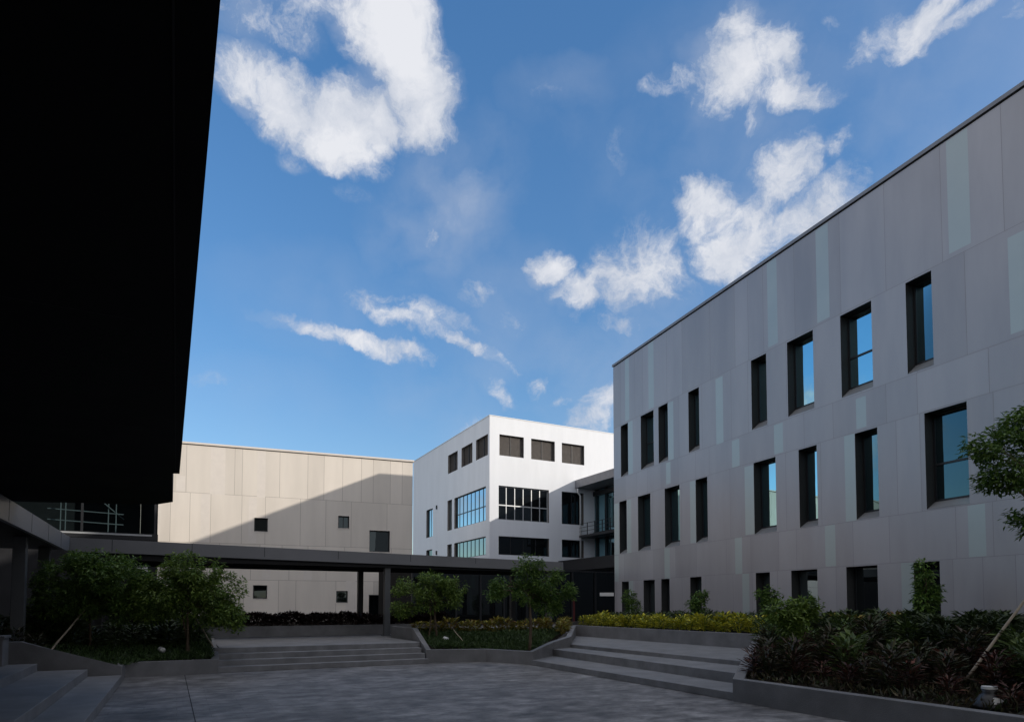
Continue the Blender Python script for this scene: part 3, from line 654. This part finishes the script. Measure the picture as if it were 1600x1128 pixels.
# ================================================================== BLACK OVERHANG over the viewer
bo = empty('overhanging_building', w(0, 0, 0), TW); tag(bo, 'black overhanging building storey filling the upper left, seen from below', 'building')
ZS = 3.55
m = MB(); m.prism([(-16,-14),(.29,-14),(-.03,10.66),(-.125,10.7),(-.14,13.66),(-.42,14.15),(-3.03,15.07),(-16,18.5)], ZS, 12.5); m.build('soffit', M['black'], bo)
m = MB(); m.prism([(-.006,-14),(.002,-14),(-.078,10.6),(-.086,10.6)], ZS-.008, ZS-.002); m.build('drip_edge', M['dark'], bo)
m = MB()
for y in (-2, 2, 5, 8, 11): m.box(-12, -.3, y, y+.012, ZS-.003, ZS-.001)
m.build('soffit_joint', M['dark'], bo)

# glazed wing behind the canopy on the left
gw = empty('glazed_wing', w(-.75, 27.4, 0), TW); tag(gw, 'dark glazed upper storey under the black overhang with pale bars inside imitating a reflection', 'building')
m = MB(); m.prism([(-14,0),(0,0),(-1.6,9),(-14,9)], 0, 4.02); m.prism([(-14,0),(0,0),(-1.6,9),(-14,9)], 7.2, 8.2); m.box(-14, -.75, 3.2, 3.4, 4.02, 7.2); m.prism([(-.12,.12),(-.02,.12),(-.62,3.4),(-.74,3.4)], 4.02, 7.2); m.build('wall', M['canopydk'], gw)
m = MB()
for x in (-13.9,-11.5,-9.1,-6.9,-4.6,-2.4,-.1): m.box(x-.035, x+.035, .0, .08, 4.25, 7.2)
m.box(-14, 0, -.01, .09, 4.02, 4.25); o = m.build('window', M['frame'], gw)
m = MB()
for k in range(5): m.box(-.95, -.35, -.07, -.01, 2.86+.075*k, 2.905+.075*k)
m.box(-.99, -.95, -.075, -.005, 2.82, 3.25); m.box(-.35, -.31, -.075, -.005, 2.82, 3.25); m.build('vent', M['lampwhite'], gw)
m = MB(); m.box(-14, -.2, -.03, .0, 4.16, 4.22); m.build('sill', M['alu'], o)
m = MB(); m.quad((-14,.05,4.25),(-.02,.05,4.25),(-.02,.05,7.2),(-14,.05,7.2)); m.build('pane', clear_glass('clear_glass', (.55,.65,.66), .10), o)
m = MB()  # bars inside stand in for a handrail reflection in the glass
for z in (4.75, 5.15): m.tube([(-3.6,1.2,z),(-1.2,1.2,z-.08)], .022, 6)
for x in (-3.2,-3.05,-1.7,-1.45): m.tube([(x,1.2,4.25),(x,1.2,5.45)], .02, 6)
m.tube([(-1.9,1.0,5.5),(-1.2,1.4,4.9)], .02, 6)
m.build('rail_bars', M['reflbar'], gw)

# ================================================================== PLANTS
def leaf(mb, p, d, n, ln, wd, fold=.25):
    """diamond leaf folded along its midrib"""
    d = d.normalized(); s = d.cross(n)
    if s.length < 1e-3: s = d.cross(Vector((.3, .5, .8)))
    s.normalize(); n = s.cross(d)
    mid = p + d*ln*.45
    a = len(mb.v); mb.v += [tuple(p), tuple(mid + s*wd + n*wd*fold), tuple(p + d*ln - n*ln*.12), tuple(mid - s*wd + n*wd*fold)]
    mb.f += [(a, a+1, a+2), (a, a+2, a+3)]; mb.m += [0, 0]
def rvec(r): 
    while True:
        v = Vector((r.uniform(-1,1), r.uniform(-1,1), r.uniform(-1,1)))
        if .05 < v.length < 1: return v
def crown_mesh(r, lobes, density, ll=(.09,.14), mb=None, flat=.55):
    """lobes: (centre, radii); twigs with leaves, mostly in the outer shell"""
    mb = mb or MB()
    for c, rad in lobes:
        c = Vector(c); vol = rad[0]*rad[1]*rad[2]; nt_ = int(3.2*density*(vol**.72))
        for _ in range(nt_):
            v = rvec(r).normalized()*(r.random()**.38)
            q = mnoise.noise((c + Vector((v.x*rad[0], v.y*rad[1], v.z*rad[2])))*2.6)
            if q < -.10: continue
            p = c + Vector((v.x*rad[0], v.y*rad[1], v.z*rad[2]))*(1+.22*q)
            out = Vector((v.x, v.y, v.z*.5+.1)).normalized()
            for k in range(r.randint(5, 8)):           # a twig carries several leaves
                dd = (out*.5 + rvec(r)*.9); dd.z = dd.z*flat - .12
                pp = p + rvec(r)*.10
                leaf(mb, pp, dd, Vector((r.uniform(-.5,.5), r.uniform(-.5,.5), 1)), r.uniform(*ll), r.uniform(*ll)*.2)
    return mb
def trunk_mesh(r, stems, lobes, z0=-.1):
    mb = MB()
    for (bx, by), (tx, ty), h, rad in stems:
        pts = []
        for k in range(6):
            t = k/5; pts.append((bx+(tx-bx)*t + .03*math.sin(5*t+bx*9), by+(ty-by)*t + .03*math.cos(4*t), z0+(h-z0)*t))
        mb.tube(pts, [rad*(1.25-.6*k/5) for k in range(6)], 7)
        top = Vector(pts[-1])
        for c, rr in lobes:
            c = Vector(c); mid = top.lerp(c, .5)+Vector((r.uniform(-.08,.08), r.uniform(-.08,.08), .06))
            mb.tube([Vector(pts[-2]).lerp(top, r.uniform(0,1)), mid, c], [rad*.5, rad*.32, rad*.12], 5)
            for _ in range(4):
                e = c + Vector((r.uniform(-1,1)*rr[0], r.uniform(-1,1)*rr[1], r.uniform(-.4,1)*rr[2]))*.75
                mb.tube([mid.lerp(c, r.random()), mid.lerp(e, .6), e], [rad*.22, rad*.14, rad*.05], 4, cap=False)
    return mb
def tree(loc, lobes, stems, label, seed, density=520, ll=(.09,.14), leafm='leaf', name='tree', cat='tree', group='young trees in the courtyard beds'):
    r = random.Random(seed)
    e = empty(name, loc); tag(e, label, cat, group)
    trunk_mesh(r, stems, lobes).build('trunk', M['bark'], e, smooth=True)
    crown_mesh(r, lobes, density, ll).build('crown', M[leafm], e)
    return e
def rel(base, px): return tuple(Vector(px) - Vector(base))
# positions in metres; lobes are relative to the trunk base
pD = w(.15, 17.5, .38)
tree(pD, [((-.35,.1,1.55),(.75,.7,.55)),((.55,.2,1.45),(.75,.7,.6)),((.15,.0,2.05),(.72,.6,.45)),((-.95,.2,1.25),(.55,.6,.45)),((.95,.1,1.0),(.45,.5,.45)),((.1,.5,1.2),(.8,.5,.5))],
     [((0,0),(.08,.05),1.25,.032),((.07,.03),(-.1,.1),1.2,.022)], 'bushy young tree with twin pale stems at the right end of the left bed', 3)
pC = w(-1.95, 18.6, .5)
tree(pC, [((-.45,.1,1.7),(.8,.7,.6)),((.5,.0,1.75),(.85,.7,.55)),((.1,.1,2.05),(.75,.6,.42)),((-.7,.0,1.2),(.65,.6,.5)),((.75,.1,1.2),(.7,.6,.5)),((-.1,-.1,1.25),(.8,.5,.5)),((1.25,.3,1.45),(.5,.5,.45))],
     [((0,0),(.05,.05),1.2,.03)], 'broad dark green young tree at the left end of the left bed', 5, leafm='leafdk')
pE = w(-.45, 22.3, .72)
tree(pE, [((-.3,.1,1.1),(.7,.6,.5)),((.3,.1,1.3),(.6,.6,.5)),((.0,.0,.8),(.7,.6,.4))], [((0,0),(.03,.05),1.0,.025)], 'small leafy tree behind and between the two larger trees of the left bed', 6, density=420, leafm='leafdk')
pA = w(7.05, 18.95, .5)
tree(pA, [((-.8,.1,1.55),(.42,.45,.4)),((-.05,.0,1.75),(.55,.5,.36)),((.6,.1,1.65),(.45,.45,.34)),((-.2,.1,1.25),(.62,.5,.34)),((.62,.0,1.25),(.3,.35,.25)),((-.95,.1,1.0),(.3,.35,.36))],
     [((-.12,0),(-.06,.05),1.15,.026),((.1,.02),(.1,.05),1.2,.034)], 'round young tree on two stems beside the grey column in the central bed', 9)
pB = w(8.62, 15.55, .33)
tree(pB, [((.0,.0,2.33),(.42,.42,.34)),((-.6,.1,1.8),(.42,.42,.28)),((.5,.1,1.95),(.52,.5,.36)),((.95,.2,1.55),(.36,.4,.34)),((-.95,.0,1.55),(.26,.3,.2)),((.0,.1,1.6),(.5,.45,.34)),((.55,.2,1.25),(.36,.4,.26))],
     [((0,0),(.05,.05),1.7,.042)], 'taller young tree on one straight trunk at the right end of the central bed', 12, leafm='leafdk')
pT = Vector((7.95, 9.25, .62))
tree(pT, [((-.85,.0,3.28),(.42,.42,.24)),((-.3,.1,3.6),(.42,.45,.28)),((-.8,-.05,2.82),(.34,.36,.2)),((-.3,.0,2.25),(.34,.36,.26)),((.1,.1,3.0),(.6,.6,.5)),((.8,.1,3.4),(.7,.7,.5)),((.6,.0,2.5),(.7,.6,.45))],
     [((0,0),(.05,.05),2.2,.05)], 'larger leafy tree cut off by the right edge, above the leaning stake', 15, density=980, ll=(.07,.11), leafm='leafdk')
pS = w(10.35, 8.25, .5)
tree(pS, [((-.12,.1,.92),(.36,.35,.28)),((.25,.1,1.0),(.26,.26,.2)),((-.2,.0,.66),(.28,.3,.24))], [((.05,-.1),(-.03,.0),.8,.02)], 'small thin tree at the near corner of the red shrub bed', 18, density=520, ll=(.10,.16))
def climber(px, Y, zlo, zhi, rad, label, seed):
    x = (px-800)/1000*Y; base = Vector((x, Y, .8)); r = random.Random(seed); lobes = []
    n = max(2, int((zhi-zlo)/.35))
    for k in range(n+1): lobes.append(((r.uniform(-.15,.15)*rad*2, r.uniform(-.1,.1), zlo-.8+(zhi-zlo)*k/n), (rad*r.uniform(.6,1), rad*.7, .28)))
    return tree(base, lobes, [((0,0),(.04,0),zhi-.95,.018)], label, seed, density=430, ll=(.10,.16), leafm='leafdk', name='sapling', cat='sapling', group='thin saplings in front of the grey building')
climber(1446, 16.4, 1.35, 2.45, .36, 'tall thin sapling in front of the ground-floor opening nearest the right edge', 21)
climber(1197, 20.5, 1.2, 1.95, .34, 'short leafy sapling standing left of the small thin tree by the yellow hedge end', 22)
climber(1092, 24.0, 1.2, 1.95, .38, 'sapling behind the middle of the yellow hedge', 23)
climber(986, 28.5, 1.2, 1.95, .4, 'sapling behind the far end of the yellow hedge', 24)

# shrubs -------------------------------------------------------------
def shrub_mesh(r, n, h, rad, ll, wd, arch=.4):
    mb = MB()
    for k in range(n):
        a = r.uniform(0, 2*math.pi); t = r.random(); zz = h*(.15+.75*t); rr = rad*r.random()**.6*(1-.35*t)
        d = Vector((math.cos(a), math.sin(a), r.uniform(.1, 1.0)*(.4+t))); p = Vector((math.cos(a)*rr*.6, math.sin(a)*rr*.6, zz))
        leaf(mb, p, d, Vector((0, 0, 1))+rvec(r)*.4, r.uniform(*ll), r.uniform(*wd), .2)
    for k in range(6):
        a = r.uniform(0, 6.28); mb.tube([(0,0,-.05),(math.cos(a)*rad*.3, math.sin(a)*rad*.3, h*.5),(math.cos(a)*rad*.5, math.sin(a)*rad*.5, h*.85)], [.012,.009,.004], 4, cap=False)
    return mb
rr = random.Random(31)
def shrub_kind(name, matname, variants, **kw):
    return [shrub_mesh(random.Random(rr.random()), **kw) for _ in range(variants)], M[matname], name
def scatter(kind, spots, label, group, cat='shrub'):
    meshes, mt, name = kind; protos = []
    for k, (x, y, z, s) in enumerate(spots):
        if len(protos) < len(meshes):
            o = meshes[len(protos)].build(name, mt); protos.append(o); tag(o, label, cat, group)
        else:
            o = rr.choice(protos).copy(); COL.objects.link(o)
        o.location = (x, y, z); o.rotation_euler = (0, 0, rr.uniform(0, 6.28)); o.scale = (s, s, s*rr.uniform(.85, 1.15))
def wspots(n, fa, fb, zf, s0, s1, mind=.28, ok=None):
    pts = []; tries = 0
    while len(pts) < n and tries < n*60:
        tries += 1; a, b = rr.uniform(*fa), rr.uniform(*fb)
        if ok and not ok(a, b): continue
        if any((a-p[0])**2+(b-p[1])**2 < mind*mind for p in pts): continue
        pts.append((a, b))
    return [(*w(a, b, zf(a, b)), rr.uniform(s0, s1)) for a, b in pts]
yel = shrub_kind('yellow_shrub', 'yellow', 4, n=130, h=.46, rad=.31, ll=(.09,.17), wd=(.02,.038))
spots = []
for k in range(23):
    t = k/22; b = 12.35 + (20.6-12.35)*t
    for q in range(2):
        a = 13.62-.17*(t) + .36 + .38*q + rr.uniform(-.06, .06); spots.append((*w(a, b+rr.uniform(-.12,.12), zB(a, b)-.02), rr.uniform(.68, 1.22)))
scatter(yel, spots, 'bright yellow-green shrub of the long row on top of the wall behind the right steps', 'yellow shrubs above the right steps')
cro = shrub_kind('croton_shrub', 'croton', 3, n=120, h=.48, rad=.36, ll=(.12,.2), wd=(.025,.045))
spots = [(*w(7.0+k*.36+rr.uniform(-.08,.08), 20.1+rr.uniform(-.25,.25), zC(0, 20.3)-.05), rr.uniform(.85,1.15)) for k in range(15)]
spots += [(*w(11.2+k*.3, 18.0+k*.42, .66), rr.uniform(.7,1.0)) for k in range(6)]
scatter(cro, spots, 'yellow and orange flecked shrub at the back of the central bed', 'flecked shrubs of the central bed')
def in_right(a, b): 
    lim = 7.75 + max(0, (a-8.24))*.79
    return b < lim-.25 and a > 8.55
red = shrub_kind('red_shrub', 'red', 4, n=110, h=.46, rad=.28, ll=(.10,.22), wd=(.014,.028))
scatter(red, wspots(34, (8.7,10.8), (2.6,8.6), zR, .55, 1.15, .40, in_right), 'dark red shrub with strappy leaves in the front of the right bed', 'red shrubs in the right bed')
brz = shrub_kind('bronze_shrub', 'redgreen', 4, n=150, h=.6, rad=.34, ll=(.10,.2), wd=(.014,.03))
scatter(brz, wspots(46, (8.9,12.4), (2.6,11), zR, .45, 1.2, .42, in_right), 'bronze-green bushy shrub in the middle of the right bed', 'bronze-green shrubs in the right bed')
grn2 = shrub_kind('green_shrub', 'midgreen', 4, n=170, h=.66, rad=.38, ll=(.10,.18), wd=(.018,.034))
scatter(grn2, wspots(34, (9.3,13.4), (2.6,11.6), zR, .55, 1.35, .5, in_right), 'mid-green leafy shrub growing among the bronze shrubs of the right bed', 'mid-green shrubs in the right bed')
grn = shrub_kind('green_shrub', 'hedge', 4, n=300, h=.62, rad=.42, ll=(.09,.17), wd=(.018,.034))
scatter(grn, wspots(60, (12.0,14.6), (3,12.6), lambda a, b: zR(a, b), .9, 1.2, .42, lambda a, b: in_right(a, b)), 'dark green bushy shrub at the back of the right bed', 'green shrubs in the right bed')
yel2 = shrub_kind('yellow_shrub', 'croton', 2, n=110, h=.42, rad=.34, ll=(.10,.17), wd=(.022,.04))
scatter(yel2, [(*w(13.5+rr.uniform(-.15,.15), 11.3-k*.42, .95), rr.uniform(.9,1.1)) for k in range(8)], 'dull yellow-green shrub between the green shrubs of the right bed', 'dull yellow shrubs of the right bed')
# hedges and cover ---------------------------------------------------
def hedge(name, matname, path, wd, h, zf, label, per_m=420, ll=(.09,.15), seed=1):
    r = random.Random(seed); mb = MB(); P = [Vector(p) for p in path]
    for a, b in zip(P, P[1:]):
        L = (b-a).length; d = (b-a)/L; nrm = Vector((-d.y, d.x))
        for _ in range(int(L*per_m)):
            t = r.random()*L; s = r.uniform(-1, 1); p = a + d*t
            hh = h*(.82+.30*mnoise.noise((p.x*1.9, p.y*1.9, seed))); zz = hh*(1-.18*s*s)*(r.random()**.55)
            q = p + nrm*s*wd*.5; z = zf(q.x, q.y)
            leaf(mb, w(q.x, q.y, z+zz), Vector((r.uniform(-1,1), r.uniform(-1,1), r.uniform(-.2,.9))), Vector((0,0,1))+rvec(r)*.6, r.uniform(*ll), r.uniform(*ll)*.24)
    return tag(mb.build(name, M[matname]), label, 'hedge')
hedge('hedge', 'redhedge', [(-1.5,23.85),(9.4,23.85)], .85, .58, lambda a, b: .80, 'low dark red hedge along the foot of the beige building', 1500, seed=4)
hedge('hedge', 'hedge', [(15.1,20.8),(15.2,16.5),(15.6,12.5),(17.2,4.0)], 1.1, .60, lambda a, b: .84, 'low dark green hedge along the foot of the grey building', 760, seed=5)
def cover(name, poly, zf, n, label, matname='ground_leaf', ll=(.08,.16), seed=1, ok=None):
    r = random.Random(seed); mb = MB(); A, B, C_, D = [Vector(p) for p in poly]
    for _ in range(n):
        u, v = r.random(), r.random(); p = A*(1-u)*(1-v)+B*u*(1-v)+C_*u*v+D*(1-u)*v
        hgt = .05 + .12*max(0, mnoise.noise((p.x*1.3, p.y*1.3, seed)))
        leaf(mb, w(p.x, p.y, zf(p.x, p.y)+r.random()*hgt), Vector((r.uniform(-1,1), r.uniform(-1,1), r.uniform(.2,1.6))), Vector((r.uniform(-1,1), r.uniform(-1,1), .4)), r.uniform(*ll), r.uniform(*ll)*.16)
    return tag(mb.build(name, M[matname]), label, 'ground cover', kind='stuff')
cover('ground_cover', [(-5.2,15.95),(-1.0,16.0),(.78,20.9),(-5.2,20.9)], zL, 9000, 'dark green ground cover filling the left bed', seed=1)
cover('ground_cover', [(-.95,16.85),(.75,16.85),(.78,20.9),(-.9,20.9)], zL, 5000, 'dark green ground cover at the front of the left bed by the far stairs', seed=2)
cover('ground_cover', [(6.5,17.2),(7.75,16.8),(8.3,20.6),(6.7,20.6)], zC, 6000, 'dark green ground cover around the twin-stemmed tree in the central bed', seed=3)
cover('ground_cover', [(7.8,16.75),(8.5,15.45),(12.9,20.4),(8.3,20.6)], zC, 7000, 'dark green ground cover around the straight trunk in the right half of the central bed', seed=6)
cover('ground_cover', [(8.45,-1),(13.5,-1),(13.4,11.7),(8.5,7.7)], zR, 12000, 'dark ground cover under the shrubs of the right bed', 'redgreen', seed=4)
# a few low shrubs in the left bed
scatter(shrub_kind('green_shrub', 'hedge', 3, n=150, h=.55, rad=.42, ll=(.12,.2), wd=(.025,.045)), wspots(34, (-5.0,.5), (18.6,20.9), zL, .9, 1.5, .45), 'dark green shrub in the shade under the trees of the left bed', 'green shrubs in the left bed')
scatter(brz, [(*w(-3.0, 16.6, .55), 1.0), (*w(-2.6, 16.3, .5), .8), (*w(-3.5, 16.9, .58), 1.0)], 'bronze-green shrub at the left end of the left bed by the sloping wall', 'bronze shrubs at the left end')

# ================================================================== stakes and lamps
def stake(p0, p1, rad, label):
    m = MB(); a, b = Vector(p0), Vector(p1); n = 7
    m.tube([a.lerp(b, k/n)+Vector((.006*math.sin(k*2.1), .006*math.cos(k*1.7), 0)) for k in range(n+1)], [rad*(1-.03*k) for k in range(n+1)], 7)
    return tag(m.build('support_stake', M['bamboo'], smooth=True), label, 'stake', 'wooden tree stakes')
stake(w(9.72,5.1,.46), pT + Vector((0,0,1.75)), .022, 'long pale wooden stake leaning up to the tree at the right edge')
stake(w(.85,18.6,.45), pD + Vector((.08,.05,1.15)), .02, 'pale stake leaning against the right side of the twin-stemmed tree')
stake(w(-2.6,17.2,.42), pC + Vector((.0,0,1.1)), .024, 'pale stake leaning at the left end of the left bed by the sloping wall')
stake(w(7.55,17.2,.33), w(7.45,18.2,.85), .014, 'short thin stake leaning in the middle of the central bed')
def spotlight(loc, s, label, yaw):
    e = empty('garden_spotlight', loc, yaw); tag(e, label, 'garden light', 'garden spotlights')
    m = MB(); m.tube([(0,0,-.08),(0,0,.02),(0,0,.03)], [.05*s,.05*s,.03*s], 10); m.build('base', M['lampblack'], e, smooth=True)
    m = MB(); m.tube([(0,0,.02),(0,0,.05*s),(0,0,.17*s),(0,0,.2*s),(0,0,.24*s),(0,0,.245*s)], [.19*s,.185*s,.10*s,.07*s,.085*s,.05*s], 18); m.build('hood', M['lampblack'], e, smooth=True)
    m = MB(); m.tube([(0,0,.245*s),(0,0,.275*s)], [.085*s,.082*s], 18); m.build('cap', M['lampwhite'], e, smooth=False)
    m = MB(); m.quad((-.07*s,-.158*s,.08*s),(.07*s,-.158*s,.08*s),(.05*s,-.120*s,.155*s),(-.05*s,-.120*s,.155*s)); m.quad((-.07*s,-.158*s,.08*s),(-.05*s,-.120*s,.155*s),(0,-.09*s,.12*s)); m.build('lens', M['lampwhite'], e)
    return e
spotlight(w(8.72,4.25,.345), 1.0, 'dark flared garden light with pale cap in the right foreground bed', 0.0)
def small_lamp(loc, label):
    e = empty('garden_lamp', loc, .3); tag(e, label, 'garden light', 'small pale garden lamps')
    m = MB(); m.tube([(0,0,-.05),(0,0,.06)], .012, 6); m.build('spike', M['lampblack'], e)
    m = MB(); m.tube([(-.07,.05,.14),(-.05,.04,.13),(.03,-.03,.10),(.06,-.05,.09)], [.03,.055,.065,.06], 12); m.build('head', M['lampwhite'], e, smooth=True)
    return e
small_lamp(w(7.2,18.2,.47), 'small white lamp head on the ground of the central bed by the twin stems')
small_lamp(w(-.35,17.6,.42), 'small white lamp head on the ground of the left bed')
# bits in the shade of the lobby
m = MB(); m.tube([(0,0,.53),(0,0,1.9)], .05, 8); o = m.build('red_post', M['redpaint'], loc=(3.05, 31.5, 0)); tag(o, 'slim red post in the shade beside the lobby', 'post')
m = MB(); m.box(-.55,.12,-.1,.1,2.05,2.22); o = m.build('wall_lamp', M['lampwhite'], loc=(4.95, 32.0, 0)); tag(o, 'white box lamp in the dark gap left of the grey building', 'lamp')
print('faces', sum(len(o.data.polygons) for o in bpy.data.objects if o.type == 'MESH'))
